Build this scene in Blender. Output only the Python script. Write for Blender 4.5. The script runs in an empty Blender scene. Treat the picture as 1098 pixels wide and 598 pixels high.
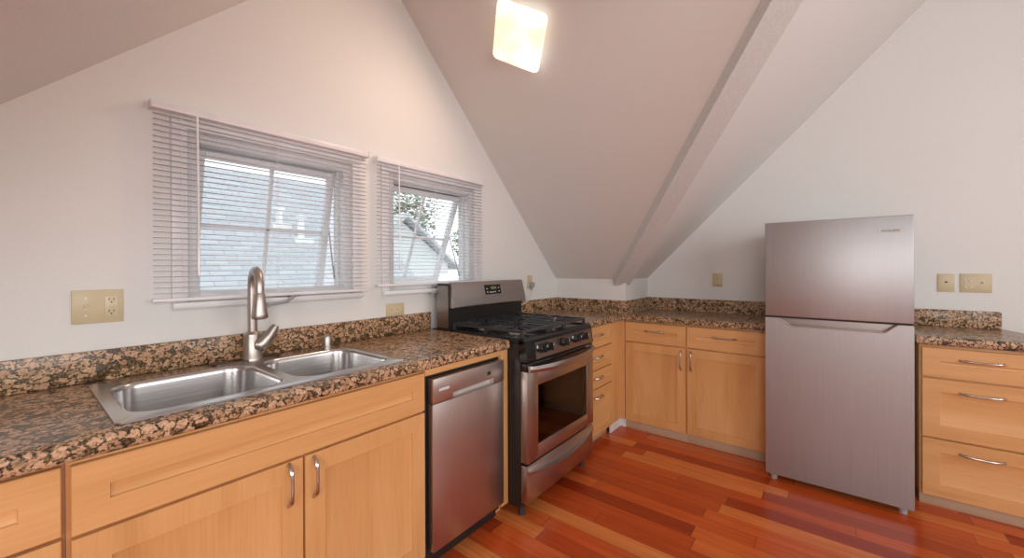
import bpy, bmesh, math, random
from mathutils import Vector, Matrix
random.seed(7)
scene = bpy.context.scene
COL = scene.collection

# ------------------------------------------------------------------ camera
cam_data = bpy.data.cameras.new('camera')
cam = bpy.data.objects.new('camera', cam_data)
COL.objects.link(cam)
yaw, pitch, roll = 0.9017, -0.0019, -0.0042
fw = Vector((math.sin(yaw)*math.cos(pitch), math.cos(yaw)*math.cos(pitch), math.sin(pitch)))
rt = Vector((math.cos(yaw), -math.sin(yaw), 0))
up = rt.cross(fw)
rt2 = rt*math.cos(roll) + up*math.sin(roll)
up2 = -rt*math.sin(roll) + up*math.cos(roll)
cam.matrix_world = Matrix(((rt2.x, up2.x, -fw.x, -1.2121), (rt2.y, up2.y, -fw.y, -2.0118),
                           (rt2.z, up2.z, -fw.z, 1.3053), (0, 0, 0, 1)))
cam_data.sensor_width = 36
cam_data.lens = 36*428.19/1098
cam_data.shift_y = (287.16-299)/1098
cam_data.clip_start = 0.02
cam_data.clip_end = 200
scene.camera = cam

# ------------------------------------------------------------------ view, world, added fill lights
scene.view_settings.view_transform = 'Standard'
scene.view_settings.look = 'None'
scene.view_settings.gamma = 1
scene.view_settings.use_curve_mapping = False
scene.view_settings.exposure = 0.13
world = bpy.data.worlds.new('overcast_sky')
scene.world = world
world.use_nodes = True
bg = world.node_tree.nodes['Background']
bg.inputs[0].default_value = (0.93, 0.97, 1.0, 1)
bg.inputs[1].default_value = 1.7

def area_light(name, loc, direction, sx, sy, power, color):
    d = bpy.data.lights.new(name, 'AREA')
    d.shape = 'RECTANGLE'; d.size = sx; d.size_y = sy; d.energy = power; d.color = color
    o = bpy.data.objects.new(name, d); COL.objects.link(o)
    o.location = loc
    o.rotation_euler = Vector(direction).to_track_quat('-Z', 'Y').to_euler()
    return o
FILL_COL = (1.0, 0.985, 0.955)
area_light('fill_light_rear_west', (-2.1, -4.66, 1.75), (0, 1, 0), 1.9, 1.5, 42, FILL_COL)  # unseen fill light added behind the camera to brighten the window wall
area_light('fill_light_rear_east', (0.7, -4.66, 1.75), (0, 1, 0), 1.5, 1.5, 16, FILL_COL)  # second unseen fill, added at the invented eastern opening
area_light('fill_light_gable', (-3.57, -3.0, 1.45), (1, 0, 0), 1.0, 1.1, 26, FILL_COL)  # unseen side fill added to lift the far corner

# ------------------------------------------------------------------ materials
def new_mat(name):
    m = bpy.data.materials.new(name); m.use_nodes = True
    nt = m.node_tree
    return m, nt, nt.nodes['Principled BSDF']
def N(nt, t, **kw):
    n = nt.nodes.new(t)
    for k, v in kw.items(): setattr(n, k, v)
    return n
def ramp(nt, stops, interp='LINEAR'):
    r = N(nt, 'ShaderNodeValToRGB'); r.color_ramp.interpolation = interp
    cr = r.color_ramp
    while len(cr.elements) > 1: cr.elements.remove(cr.elements[-1])
    cr.elements[0].position = stops[0][0]; cr.elements[0].color = (*stops[0][1], 1)
    for p, c in stops[1:]:
        e = cr.elements.new(p); e.color = (*c, 1)
    return r
def simple(name, col, rough=.5, metal=0, noise=.04, scale=12, bump=0, **kw):
    m, nt, b = new_mat(name)
    tc = N(nt, 'ShaderNodeTexCoord'); nz = N(nt, 'ShaderNodeTexNoise'); nz.inputs['Scale'].default_value = scale
    nz.inputs['Detail'].default_value = 3
    nt.links.new(tc.outputs['Object'], nz.inputs['Vector'])
    lo = tuple(max(0, c*(1-noise)) for c in col); hi = tuple(min(1, c*(1+noise)) for c in col)
    r = ramp(nt, [(.3, lo), (.7, hi)])
    nt.links.new(nz.outputs['Fac'], r.inputs[0]); nt.links.new(r.outputs[0], b.inputs['Base Color'])
    b.inputs['Roughness'].default_value = rough; b.inputs['Metallic'].default_value = metal
    if bump:
        bp = N(nt, 'ShaderNodeBump'); bp.inputs['Strength'].default_value = bump; bp.inputs['Distance'].default_value = .002
        nt.links.new(nz.outputs['Fac'], bp.inputs['Height']); nt.links.new(bp.outputs[0], b.inputs['Normal'])
    for k, v in kw.items(): b.inputs[k].default_value = v
    return m
def paint(name, col, bump=.15, scale=90):
    return simple(name, col, .62, 0, .012, scale, bump)
M = {}
M['wall'] = paint('wall_paint', (.79, .785, .77))
M['ceiling'] = paint('ceiling_paint', (.745, .725, .70), .5, 110)
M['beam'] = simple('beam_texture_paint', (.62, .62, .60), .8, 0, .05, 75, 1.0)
M['trim'] = simple('white_trim_paint', (.80, .80, .80), .35)
M['vinyl'] = simple('white_vinyl', (.68, .69, .70), .4)
def translucent(name, col):
    m, nt, b = new_mat(name)
    out = nt.nodes['Material Output']; tl = N(nt, 'ShaderNodeBsdfTranslucent'); tl.inputs[0].default_value = (*col, 1)
    b.inputs['Base Color'].default_value = (*col, 1); b.inputs['Roughness'].default_value = .4
    mx = N(nt, 'ShaderNodeMixShader'); mx.inputs[0].default_value = .55
    nt.links.new(b.outputs[0], mx.inputs[1]); nt.links.new(tl.outputs[0], mx.inputs[2]); nt.links.new(mx.outputs[0], out.inputs[0])
    return m
M['slat'] = translucent('white_blind_slat', (.95, .92, .95))
M['rail_plastic'] = simple('white_blind_rail', (.83, .80, .83), .3)
M['clear'] = simple('clear_wand_plastic', (.85, .87, .88), .15)
M['almond'] = simple('almond_plastic', (.62, .52, .33), .35)
M['almond_dark'] = simple('almond_plastic_insert', (.68, .58, .40), .3)
M['slot'] = simple('dark_slot', (.03, .025, .02), .6)
M['black'] = simple('black_enamel', (.012, .011, .011), .18)
M['black_side'] = simple('black_painted_steel', (.02, .018, .017), .32)
M['iron'] = simple('cast_iron', (.040, .043, .05), .33, bump=.2, scale=200)
M['knob'] = simple('black_knob', (.018, .018, .019), .22)
M['white_mark'] = simple('white_print', (.8, .8, .8), .5)
M['red_mark'] = simple('red_print', (.5, .03, .02), .5)
M['toe'] = simple('toe_kick_wood', (.52, .37, .25), .5)
M['frame_shade'] = simple('shadowed_frame_wood', (.42, .19, .085), .5)  # maple darkened: shadow between the fronts is put into the colour
M['rubber'] = simple('dark_rubber', (.03, .03, .03), .7)
M['grey_plastic'] = simple('grey_plastic', (.35, .35, .36), .5)
M['chrome'] = simple('chrome', (.72, .70, .69), .12, 1)
M['cast'] = simple('burner_aluminium', (.5, .49, .47), .35, 1)
M['alu'] = simple('burner_cap_grey', (.20, .20, .21), .4)

def brushed(name, col, rough=.3, axis=2, aniso=.5, streak=.05, noise=.05):
    m, nt, b = new_mat(name)
    tc = N(nt, 'ShaderNodeTexCoord'); mp = N(nt, 'ShaderNodeMapping')
    s = [220, 220, 220]; s[axis] = 2.5
    mp.inputs['Scale'].default_value = s
    nz = N(nt, 'ShaderNodeTexNoise'); nz.inputs['Scale'].default_value = 1; nz.inputs['Detail'].default_value = 2
    nt.links.new(tc.outputs['Object'], mp.inputs[0]); nt.links.new(mp.outputs[0], nz.inputs['Vector'])
    r = ramp(nt, [(.3, tuple(c*(1-noise) for c in col)), (.7, tuple(c*(1+noise) for c in col))])
    nt.links.new(nz.outputs['Fac'], r.inputs[0]); nt.links.new(r.outputs[0], b.inputs['Base Color'])
    mr = N(nt, 'ShaderNodeMapRange'); mr.inputs['To Min'].default_value = rough-streak; mr.inputs['To Max'].default_value = rough+streak
    nt.links.new(nz.outputs['Fac'], mr.inputs['Value']); nt.links.new(mr.outputs[0], b.inputs['Roughness'])
    b.inputs['Metallic'].default_value = 1
    return m
M['steel'] = brushed('brushed_stainless', (.50, .47, .455), .30, 0)
M['steel_v'] = brushed('brushed_stainless_upright', (.385, .375, .38), .42, 2)
M['steel_dark'] = brushed('dark_stainless', (.33, .30, .285), .30, 0)
M['steel_dw'] = brushed('dishwasher_stainless', (.56, .50, .475), .36, 2)
M['sink'] = brushed('sink_stainless', (.58, .57, .57), .22, 0, streak=.03)
M['nickel'] = simple('brushed_nickel', (.50, .455, .42), .36, 1)
M['badge'] = simple('satin_badge', (.62, .61, .61), .5, 0)
M['dark_metal'] = simple('dark_brown_metal', (.10, .075, .06), .35, 1)  # dark brown metal for the faucet deck plate
M['pull'] = simple('satin_pull', (.55, .52, .50), .25, 1)

def wood(name, c1, c2, c3, axis, rough=.38, board=.11):
    """maple: long soft grain along axis plus faint boards glued side by side"""
    m, nt, b = new_mat(name)
    tc = N(nt, 'ShaderNodeTexCoord'); mp = N(nt, 'ShaderNodeMapping')
    s = [7, 7, 7]; s[axis] = .9
    mp.inputs['Scale'].default_value = s
    oi = N(nt, 'ShaderNodeObjectInfo')
    ad = N(nt, 'ShaderNodeVectorMath', operation='ADD')
    nt.links.new(tc.outputs['Object'], mp.inputs[0]); nt.links.new(mp.outputs[0], ad.inputs[0])
    ml = N(nt, 'ShaderNodeMath', operation='MULTIPLY'); ml.inputs[1].default_value = 37
    nt.links.new(oi.outputs['Random'], ml.inputs[0]); nt.links.new(ml.outputs[0], ad.inputs[1])
    n1 = N(nt, 'ShaderNodeTexNoise'); n1.inputs['Scale'].default_value = 1.3; n1.inputs['Detail'].default_value = 5; n1.inputs['Distortion'].default_value = .6
    nt.links.new(ad.outputs[0], n1.inputs['Vector'])
    r = ramp(nt, [(.25, c1), (.5, c2), (.8, c3)])
    nt.links.new(n1.outputs['Fac'], r.inputs[0])
    # fine grain
    mp2 = N(nt, 'ShaderNodeMapping'); s2 = [160, 160, 160]; s2[axis] = 6; mp2.inputs['Scale'].default_value = s2
    nt.links.new(tc.outputs['Object'], mp2.inputs[0])
    n2 = N(nt, 'ShaderNodeTexNoise'); n2.inputs['Scale'].default_value = 1; nt.links.new(mp2.outputs[0], n2.inputs['Vector'])
    r2 = ramp(nt, [(.3, (.93, .92, .90)), (.6, (1, 1, 1))])
    nt.links.new(n2.outputs['Fac'], r2.inputs[0])
    mx = N(nt, 'ShaderNodeMix', data_type='RGBA', blend_type='MULTIPLY'); mx.inputs[0].default_value = 1
    nt.links.new(r.outputs[0], mx.inputs['A']); nt.links.new(r2.outputs[0], mx.inputs['B'])
    nt.links.new(mx.outputs['Result'], b.inputs['Base Color'])
    b.inputs['Roughness'].default_value = rough
    return m
MA = ((.63, .32, .12), (.73, .39, .155), (.80, .45, .20))
M['maple_v'] = wood('maple_upright', *MA, 2)
M['maple_h'] = wood('maple_level', *MA, 0)

def granite():
    m, nt, b = new_mat('brown_granite')
    tc = N(nt, 'ShaderNodeTexCoord')
    def V(x): return nt.links.new
    def noise(scale, detail=3, rough=.5):
        n = N(nt, 'ShaderNodeTexNoise'); n.inputs['Scale'].default_value = scale; n.inputs['Detail'].default_value = detail; n.inputs['Roughness'].default_value = rough
        nt.links.new(tc.outputs['Object'], n.inputs['Vector']); return n
    def mix(f, A, B, mode='MIX'):
        m_ = N(nt, 'ShaderNodeMix', data_type='RGBA', blend_type=mode)
        if isinstance(f, (int, float)): m_.inputs[0].default_value = f
        else: nt.links.new(f, m_.inputs[0])
        nt.links.new(A, m_.inputs['A']); nt.links.new(B, m_.inputs['B']); return m_.outputs['Result']
    nz = noise(55, 4, .6)
    sb = N(nt, 'ShaderNodeVectorMath', operation='MULTIPLY_ADD'); sb.inputs[1].default_value = (.026, .026, .026)
    nt.links.new(nz.outputs['Color'], sb.inputs[0]); nt.links.new(tc.outputs['Object'], sb.inputs[2])
    mp = N(nt, 'ShaderNodeMapping'); mp.inputs['Scale'].default_value = (1, 1.15, 1.25); nt.links.new(sb.outputs[0], mp.inputs[0])
    v = N(nt, 'ShaderNodeTexVoronoi', feature='F1'); v.inputs['Scale'].default_value = 42; nt.links.new(mp.outputs[0], v.inputs['Vector'])
    ve = N(nt, 'ShaderNodeTexVoronoi', feature='DISTANCE_TO_EDGE'); ve.inputs['Scale'].default_value = 42; nt.links.new(mp.outputs[0], ve.inputs['Vector'])
    sep = N(nt, 'ShaderNodeSeparateColor'); nt.links.new(v.outputs['Color'], sep.inputs[0])
    n5 = noise(75, 3, .6)
    eh = N(nt, 'ShaderNodeMath', operation='MULTIPLY_ADD'); eh.inputs[1].default_value = .75; nt.links.new(n5.outputs['Fac'], eh.inputs[0]); nt.links.new(ve.outputs['Distance'], eh.inputs[2])
    edge = ramp(nt, [(.43, (0, 0, 0)), (.50, (1, 1, 1))]); nt.links.new(eh.outputs[0], edge.inputs[0])
    pick = ramp(nt, [(.14, (0, 0, 0)), (.20, (1, 1, 1))]); nt.links.new(sep.outputs[0], pick.inputs[0])
    fac = N(nt, 'ShaderNodeMath', operation='MULTIPLY'); nt.links.new(edge.outputs[0], fac.inputs[0]); nt.links.new(pick.outputs[0], fac.inputs[1])
    blob = ramp(nt, [(.0, (.50, .29, .17)), (.3, (.60, .37, .23)), (.6, (.64, .42, .27)), (.85, (.52, .33, .19)), (1, (.36, .22, .12))])
    nt.links.new(sep.outputs[1], blob.inputs[0])
    n3 = noise(150, 4, .65); n4 = noise(26, 3)
    mat_ = ramp(nt, [(.34, (.022, .020, .018)), (.46, (.085, .058, .034)), (.55, (.22, .14, .07)), (.68, (.30, .24, .17))])
    nt.links.new(n3.outputs['Fac'], mat_.inputs[0])
    dk = ramp(nt, [(.35, (.45, .45, .45)), (.6, (1.15, 1.1, 1.0))]); nt.links.new(n4.outputs['Fac'], dk.inputs[0])
    matc = mix(1, mat_.outputs[0], dk.outputs[0], 'MULTIPLY')
    sh = ramp(nt, [(.36, (.50, .46, .40)), (.5, (.95, .95, .95)), (.7, (1.15, 1.15, 1.15))]); nt.links.new(n3.outputs['Fac'], sh.inputs[0])
    bl = mix(1, blob.outputs[0], sh.outputs[0], 'MULTIPLY')
    nt.links.new(mix(fac.outputs[0], matc, bl), b.inputs['Base Color'])
    b.inputs['Roughness'].default_value = .24; b.inputs['IOR'].default_value = 1.4
    return m
M['granite'] = granite()

def planks():
    m, nt, b = new_mat('cherry_planks')
    tc = N(nt, 'ShaderNodeTexCoord'); sp = N(nt, 'ShaderNodeSeparateXYZ'); nt.links.new(tc.outputs['Object'], sp.inputs[0])
    def mth(op, a, bb=None):
        n = N(nt, 'ShaderNodeMath', operation=op)
        for i, x in enumerate((a, bb)):
            if x is None: continue
            if isinstance(x, (int, float)): n.inputs[i].default_value = x
            else: nt.links.new(x, n.inputs[i])
        return n.outputs[0]
    W_, L_ = .098, .85
    rx = mth('DIVIDE', sp.outputs[0], W_); row = mth('FLOOR', rx); fx = mth('FRACT', rx)
    wn = N(nt, 'ShaderNodeTexWhiteNoise', noise_dimensions='1D'); nt.links.new(row, wn.inputs['W'])
    off = mth('MULTIPLY', wn.outputs['Value'], 7.3)
    ry = mth('ADD', mth('DIVIDE', sp.outputs[1], L_), off); idx = mth('FLOOR', ry); fy = mth('FRACT', ry)
    cb = N(nt, 'ShaderNodeCombineXYZ'); nt.links.new(row, cb.inputs[0]); nt.links.new(idx, cb.inputs[1])
    w2 = N(nt, 'ShaderNodeTexWhiteNoise', noise_dimensions='2D'); nt.links.new(cb.outputs[0], w2.inputs['Vector'])
    col = ramp(nt, [(0, (.30, .032, .007)), (.3, (.44, .060, .012)), (.6, (.54, .088, .017)), (.85, (.60, .125, .027)), (1, (.66, .21, .055))])
    nt.links.new(w2.outputs['Value'], col.inputs[0])
    mp = N(nt, 'ShaderNodeMapping'); mp.inputs['Scale'].default_value = (60, 3, 1)
    ad = N(nt, 'ShaderNodeVectorMath', operation='ADD'); nt.links.new(tc.outputs['Object'], mp.inputs[0])
    sc = N(nt, 'ShaderNodeVectorMath', operation='SCALE'); sc.inputs['Scale'].default_value = 50
    nt.links.new(w2.outputs['Color'], sc.inputs[0]); nt.links.new(mp.outputs[0], ad.inputs[0]); nt.links.new(sc.outputs[0], ad.inputs[1])
    g = N(nt, 'ShaderNodeTexNoise'); g.inputs['Scale'].default_value = 1; g.inputs['Detail'].default_value = 5; g.inputs['Distortion'].default_value = .4
    nt.links.new(ad.outputs[0], g.inputs['Vector'])
    gr = ramp(nt, [(.3, (.84, .78, .76)), (.65, (1.08, 1.08, 1.08))]); nt.links.new(g.outputs['Fac'], gr.inputs[0])
    mx = N(nt, 'ShaderNodeMix', data_type='RGBA', blend_type='MULTIPLY'); mx.inputs[0].default_value = 1
    nt.links.new(col.outputs[0], mx.inputs['A']); nt.links.new(gr.outputs[0], mx.inputs['B'])
    ex = mth('MINIMUM', fx, mth('SUBTRACT', 1, fx)); ey = mth('MINIMUM', fy, mth('SUBTRACT', 1, fy))
    gx = mth('LESS_THAN', ex, .010); gy = mth('LESS_THAN', ey, .0016)
    gap = mth('MAXIMUM', gx, gy)
    mx2 = N(nt, 'ShaderNodeMix', data_type='RGBA'); nt.links.new(mth('MULTIPLY', gap, .75), mx2.inputs[0])
    nt.links.new(mx.outputs['Result'], mx2.inputs['A']); mx2.inputs['B'].default_value = (.045, .012, .006, 1)
    nt.links.new(mx2.outputs['Result'], b.inputs['Base Color'])
    b.inputs['Roughness'].default_value = .24
    return m
M['floor'] = planks()

def glass(name, tint=(1, 1, 1), rough=0.0):
    m, nt, b = new_mat(name)
    out = nt.nodes['Material Output']
    tr = N(nt, 'ShaderNodeBsdfTransparent'); tr.inputs[0].default_value = (*tint, 1)
    gl = N(nt, 'ShaderNodeBsdfGlossy'); gl.inputs['Roughness'].default_value = rough
    lw = N(nt, 'ShaderNodeLayerWeight'); pw = N(nt, 'ShaderNodeMath', operation='POWER'); pw.inputs[1].default_value = 5
    lw.inputs['Blend'].default_value = .5
    fr = N(nt, 'ShaderNodeMath', operation='MULTIPLY_ADD'); fr.inputs[1].default_value = .95; fr.inputs[2].default_value = .045
    nt.links.new(lw.outputs['Facing'], pw.inputs[0]); nt.links.new(pw.outputs[0], fr.inputs[0])
    mx = N(nt, 'ShaderNodeMixShader')
    nt.links.new(fr.outputs[0], mx.inputs[0]); nt.links.new(tr.outputs[0], mx.inputs[1]); nt.links.new(gl.outputs[0], mx.inputs[2])
    nt.links.new(mx.outputs[0], out.inputs[0])
    return m
M['glass'] = glass('window_glass', (.93, .96, .96))
M['oven_glass'] = glass('oven_glass', (.55, .46, .40))
def lamp_glass():
    m, nt, b = new_mat('lit_frosted_glass')
    tc = N(nt, 'ShaderNodeTexCoord'); nz = N(nt, 'ShaderNodeTexNoise'); nz.inputs['Scale'].default_value = 5.5; nz.inputs['Detail'].default_value = 1
    nt.links.new(tc.outputs['Object'], nz.inputs['Vector'])
    r = ramp(nt, [(.40, (1.0, .80, .52)), (.60, (1.12, 1.05, .92))]); nt.links.new(nz.outputs['Fac'], r.inputs[0])
    nt.links.new(r.outputs[0], b.inputs['Emission Color']); b.inputs['Emission Strength'].default_value = .86
    b.inputs['Base Color'].default_value = (.8, .75, .68, 1); b.inputs['Roughness'].default_value = .3
    return m
M['lamp'] = lamp_glass()
def led():
    m, nt, b = new_mat('green_display')
    b.inputs['Base Color'].default_value = (.05, .06, .02, 1); b.inputs['Emission Color'].default_value = (.25, .28, .07, 1)
    b.inputs['Emission Strength'].default_value = .25
    return m
M['led'] = led()
M['pocket'] = simple('light_satin_metal', (.75, .73, .71), .5, .6)
def shingles(name, c1, c2, row=.14):
    m, nt, b = new_mat(name)
    tc = N(nt, 'ShaderNodeTexCoord'); br = N(nt, 'ShaderNodeTexBrick')
    mp = N(nt, 'ShaderNodeMapping'); mp.inputs['Scale'].default_value = (1, 1, 1)
    nt.links.new(tc.outputs['UV'], mp.inputs[0]); nt.links.new(mp.outputs[0], br.inputs['Vector'])
    br.inputs['Color1'].default_value = (*c1, 1); br.inputs['Color2'].default_value = (*c2, 1)
    br.inputs['Mortar'].default_value = (*[c*.8 for c in c1], 1)
    br.inputs['Scale'].default_value = 1; br.inputs['Brick Width'].default_value = .3; br.inputs['Row Height'].default_value = row
    br.inputs['Mortar Size'].default_value = .008
    nt.links.new(br.outputs['Color'], b.inputs['Base Color']); b.inputs['Roughness'].default_value = .9
    return m
M['shingle'] = shingles('grey_shingles', (.44, .45, .485), (.52, .53, .56))
M['shingle2'] = shingles('pale_shingles', (.54, .56, .59), (.62, .64, .66))
M['siding'] = simple('white_siding', (.75, .76, .76), .7)
M['blue'] = simple('blue_paint', (.08, .17, .42), .6)
M['leaf'] = simple('tree_leaves', (.24, .29, .20), .8, noise=.4, scale=3)
M['bark'] = simple('tree_bark', (.12, .09, .07), .9)
M['ground'] = simple('yard_ground', (.30, .31, .27), .95, noise=.2, scale=1)

# ------------------------------------------------------------------ mesh helpers
def box(bm, x0, x1, y0, y1, z0, z1, bevel=0, seg=2, mi=0):
    r = bmesh.ops.create_cube(bm, size=1)
    vs = r['verts']
    for v in vs:
        v.co = Vector(((x0+x1)/2 + v.co.x*(x1-x0), (y0+y1)/2 + v.co.y*(y1-y0), (z0+z1)/2 + v.co.z*(z1-z0)))
    fs = {f for v in vs for f in v.link_faces}
    for f in fs: f.material_index = mi
    if bevel:
        es = list({e for v in vs for e in v.link_edges})
        bmesh.ops.bevel(bm, geom=es, offset=bevel, segments=seg, affect='EDGES', profile=.5, clamp_overlap=True)
def prism(bm, pts, axis, a, b):
    """extrude polygon (2D pts) along axis from a to b; 2D coords are the other two axes in xyz order"""
    def mk(p, t):
        if axis == 'x': return Vector((t, p[0], p[1]))
        if axis == 'y': return Vector((p[0], t, p[1]))
        return Vector((p[0], p[1], t))
    A = [bm.verts.new(mk(p, a)) for p in pts]; B = [bm.verts.new(mk(p, b)) for p in pts]
    n = len(pts); fs = []
    fs.append(bm.faces.new(A)); fs.append(bm.faces.new(B[::-1]))
    for i in range(n):
        fs.append(bm.faces.new((A[i], B[i], B[(i+1) % n], A[(i+1) % n])))
    return fs
def cyl(bm, c, axis, r0, r1, h, seg=24, bevel=0):
    """frustum starting at c along axis vector"""
    ax = Vector(axis).normalized()
    q = ax.to_track_quat('Z', 'Y').to_matrix().to_4x4()
    mt = Matrix.Translation(Vector(c) + ax*h/2) @ q
    r = bmesh.ops.create_cone(bm, cap_ends=True, segments=seg, radius1=r0, radius2=r1, depth=h, matrix=mt)
    if bevel:
        es = [e for e in {e for v in r['verts'] for e in v.link_edges} if any(len(f.verts) > 4 for f in e.link_faces)]
        bmesh.ops.bevel(bm, geom=es, offset=bevel, segments=2, affect='EDGES', profile=.5)
def tube(bm, pts, rad, seg=12, flat=None):
    pts = [Vector(p) for p in pts]; n = len(pts)
    if not hasattr(rad, '__len__'): rad = [rad]*n
    t0 = (pts[1]-pts[0]).normalized()
    ref = Vector((0, 0, 1)) if abs(t0.z) < .9 else Vector((1, 0, 0))
    u = t0.cross(ref).normalized(); rings = []
    for i, p in enumerate(pts):
        t = (pts[min(i+1, n-1)] - pts[max(i-1, 0)]).normalized()
        u = (u - t*u.dot(t)).normalized(); w = t.cross(u)
        ring = []
        for k in range(seg):
            a = 2*math.pi*k/seg
            fx = flat if flat else 1
            ring.append(bm.verts.new(p + u*math.cos(a)*rad[i]*fx + w*math.sin(a)*rad[i]))
        rings.append(ring)
    for i in range(n-1):
        for k in range(seg):
            bm.faces.new((rings[i][k], rings[i][(k+1) % seg], rings[i+1][(k+1) % seg], rings[i+1][k]))
    bm.faces.new(rings[0][::-1]); bm.faces.new(rings[-1])
def lathe(bm, prof, c, axis=(0, 0, 1), seg=28):
    """profile [(r,h)] spun about axis at c"""
    q = Vector(axis).normalized().to_track_quat('Z', 'Y')
    rings = []
    for r, h in prof:
        if r < 1e-6: rings.append([bm.verts.new(Vector(c) + q @ Vector((0, 0, h)))])
        else: rings.append([bm.verts.new(Vector(c) + q @ Vector((r*math.cos(2*math.pi*k/seg), r*math.sin(2*math.pi*k/seg), h))) for k in range(seg)])
    for a, b in zip(rings, rings[1:]):
        for k in range(seg):
            k2 = (k+1) % seg
            if len(a) == 1 and len(b) == 1: continue
            if len(a) == 1: bm.faces.new((a[0], b[k2], b[k]))
            elif len(b) == 1: bm.faces.new((a[k], a[k2], b[0]))
            else: bm.faces.new((a[k], a[k2], b[k2], b[k]))
def rrect(cx, cy, hx, hy, r, n=8):
    out = []
    for sx, sy, a0 in ((1, 1, 0), (-1, 1, 90), (-1, -1, 180), (1, -1, 270)):
        for k in range(n+1):
            a = math.radians(a0 + 90*k/n)
            out.append((cx + sx*(hx-r) + r*math.cos(a), cy + sy*(hy-r) + r*math.sin(a)))
    return out
ABS = set()     # roots whose parts are drawn at absolute height
def finish(me, smooth):
    if smooth:
        me.shade_smooth()
        me.set_sharp_from_angle(angle=math.radians(35))
def obj(name, bm, mat, parent=None, smooth=True, mats=None):
    bmesh.ops.recalc_face_normals(bm, faces=bm.faces[:])
    root = parent
    while root is not None and root.parent is not None: root = root.parent
    if root is not None and root.name in ABS:
        bmesh.ops.translate(bm, verts=bm.verts[:], vec=(0, 0, -root.location.z))
    me = bpy.data.meshes.new(name); bm.to_mesh(me); bm.free()
    for m in (mats or [mat]): me.materials.append(m)
    o = bpy.data.objects.new(name, me); COL.objects.link(o)
    if parent is not None: o.parent = parent
    finish(me, smooth)
    return o
def tag(o, label=None, cat=None, group=None, kind=None):
    if label: o['label'] = label
    if cat: o['category'] = cat
    if group: o['group'] = group
    if kind: o['kind'] = kind
    return o
def empty(name, loc, rz=0, label=None, cat=None, group=None, kind=None, absz=True):
    o = bpy.data.objects.new(name, None); COL.objects.link(o)
    o.location = loc; o.rotation_euler = (0, 0, rz); o.empty_display_size = .05
    if absz: ABS.add(o.name)
    return tag(o, label, cat, group, kind)
def BM(): return bmesh.new()
def cut(o, cutter_bms):
    """boolean holes, applied on the spot"""
    temps = []
    for cb in cutter_bms:
        bmesh.ops.recalc_face_normals(cb, faces=cb.faces[:])
        me = bpy.data.meshes.new('cut'); cb.to_mesh(me); cb.free()
        t = bpy.data.objects.new('cut', me); COL.objects.link(t); temps.append(t)
        t.location = (0, 0, 0)
        if o.parent: t.parent = o.parent
        md = o.modifiers.new('cut', 'BOOLEAN'); md.object = t; md.operation = 'DIFFERENCE'; md.solver = 'EXACT'
    bpy.context.view_layer.update()
    dg = bpy.context.evaluated_depsgraph_get()
    me2 = bpy.data.meshes.new_from_object(o.evaluated_get(dg))
    me2.name = o.data.name
    o.modifiers.clear(); o.data = me2
    for t in temps: bpy.data.objects.remove(t, do_unlink=True)
    finish(me2, True)
def text(name, body, size, mat, parent, mtx, extrude=.0004, label=None):
    cu = bpy.data.curves.new(name, 'FONT'); cu.body = body; cu.size = size; cu.extrude = extrude
    cu.align_x = 'CENTER'; cu.align_y = 'CENTER'
    t = bpy.data.objects.new(name+'_tmp', cu); COL.objects.link(t)
    bpy.context.view_layer.update()
    me = bpy.data.meshes.new_from_object(t.evaluated_get(bpy.context.evaluated_depsgraph_get()))
    bpy.data.objects.remove(t, do_unlink=True)
    me.transform(mtx); me.materials.clear(); me.materials.append(mat)
    o = bpy.data.objects.new(name, me); COL.objects.link(o); o.parent = parent
    if label: o['label'] = label
    return o

# ------------------------------------------------------------------ room shell
FZ = -.03                      # floor height
X0, XK, XC = -3.6, 1.995, 2.53  # left gable wall, low corner wall, right wall
YJ = -.682                     # face of the jog beside the low wall
ZK = 1.199                     # height where the slopes start
YRG = YB = -4.7                 # main slope runs up to the tall rear wall
XR, ZR = .073, 3.11            # dormer ridge
XL = -1.84
T = .12
def struct(name, bm, mat, **k):
    o = obj(name, bm, mat, **k); o['kind'] = 'structure'; return o
b = BM(); box(b, X0-T, XC+T, YB-T, T, FZ-.1, FZ); struct('floor', b, M['floor'])

# window wall
zl = ZK
W1 = (-.765, -.060, 1.172, 1.862); W2 = (.168, .880, 1.172, 1.862)
b = BM()
prism(b, [(XL-.2, FZ), (XK+.1, FZ), (XK+.1, ZK-.1+.001), (XK, ZK+.0), (XR, ZR+.02), (XL, ZK+.02), (XL-.2, ZK)], 'y', 0, T)
wl = struct('wall_left', b, M['wall'], smooth=False)
cs = []
for w in (W1, W2):
    c = BM(); box(c, w[0], w[1], -.1, T+.1, w[2], w[3]); cs.append(c)
cut(wl, cs)
# low wall and jog at the corner, and the matching low wall left of the dormer
b = BM(); prism(b, [(XK, 0), (XK, YJ), (XC, YJ), (XC, YJ+.1), (XK+.1, YJ+.1), (XK+.1, 0)], 'z', FZ, ZK+.02)
struct('wall_corner', b, M['wall'], smooth=False)
b = BM(); box(b, XL-.1, XL, YJ, 0, FZ, ZK+.02); box(b, X0, XL-.0, YJ, YJ+.1, FZ, ZK+.02)
struct('wall_dormer', b, M['wall'], smooth=False)
ZRG = ZK + (YJ - YRG)
b = BM(); prism(b, [(YJ+.1, FZ), (YJ+.1, ZK+.0), (YJ, ZK+.01), (YRG, ZRG+.02), (YB, FZ)], 'x', XC, XC+T)
struct('wall_right', b, M['wall'], smooth=False)
b = BM(); prism(b, [(YJ+.1, FZ), (YJ+.1, ZK), (YJ, ZK+.01), (YRG, ZRG+.02), (YB, FZ)], 'x', X0-T, X0)
wg = struct('wall_gable', b, M['wall'], smooth=False)
c = BM(); box(c, X0-T-.1, X0+.1, -3.5, -2.5, .9, 2.0); cut(wg, [c])  # invented opening, out of view, letting sky light in from the side
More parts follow.
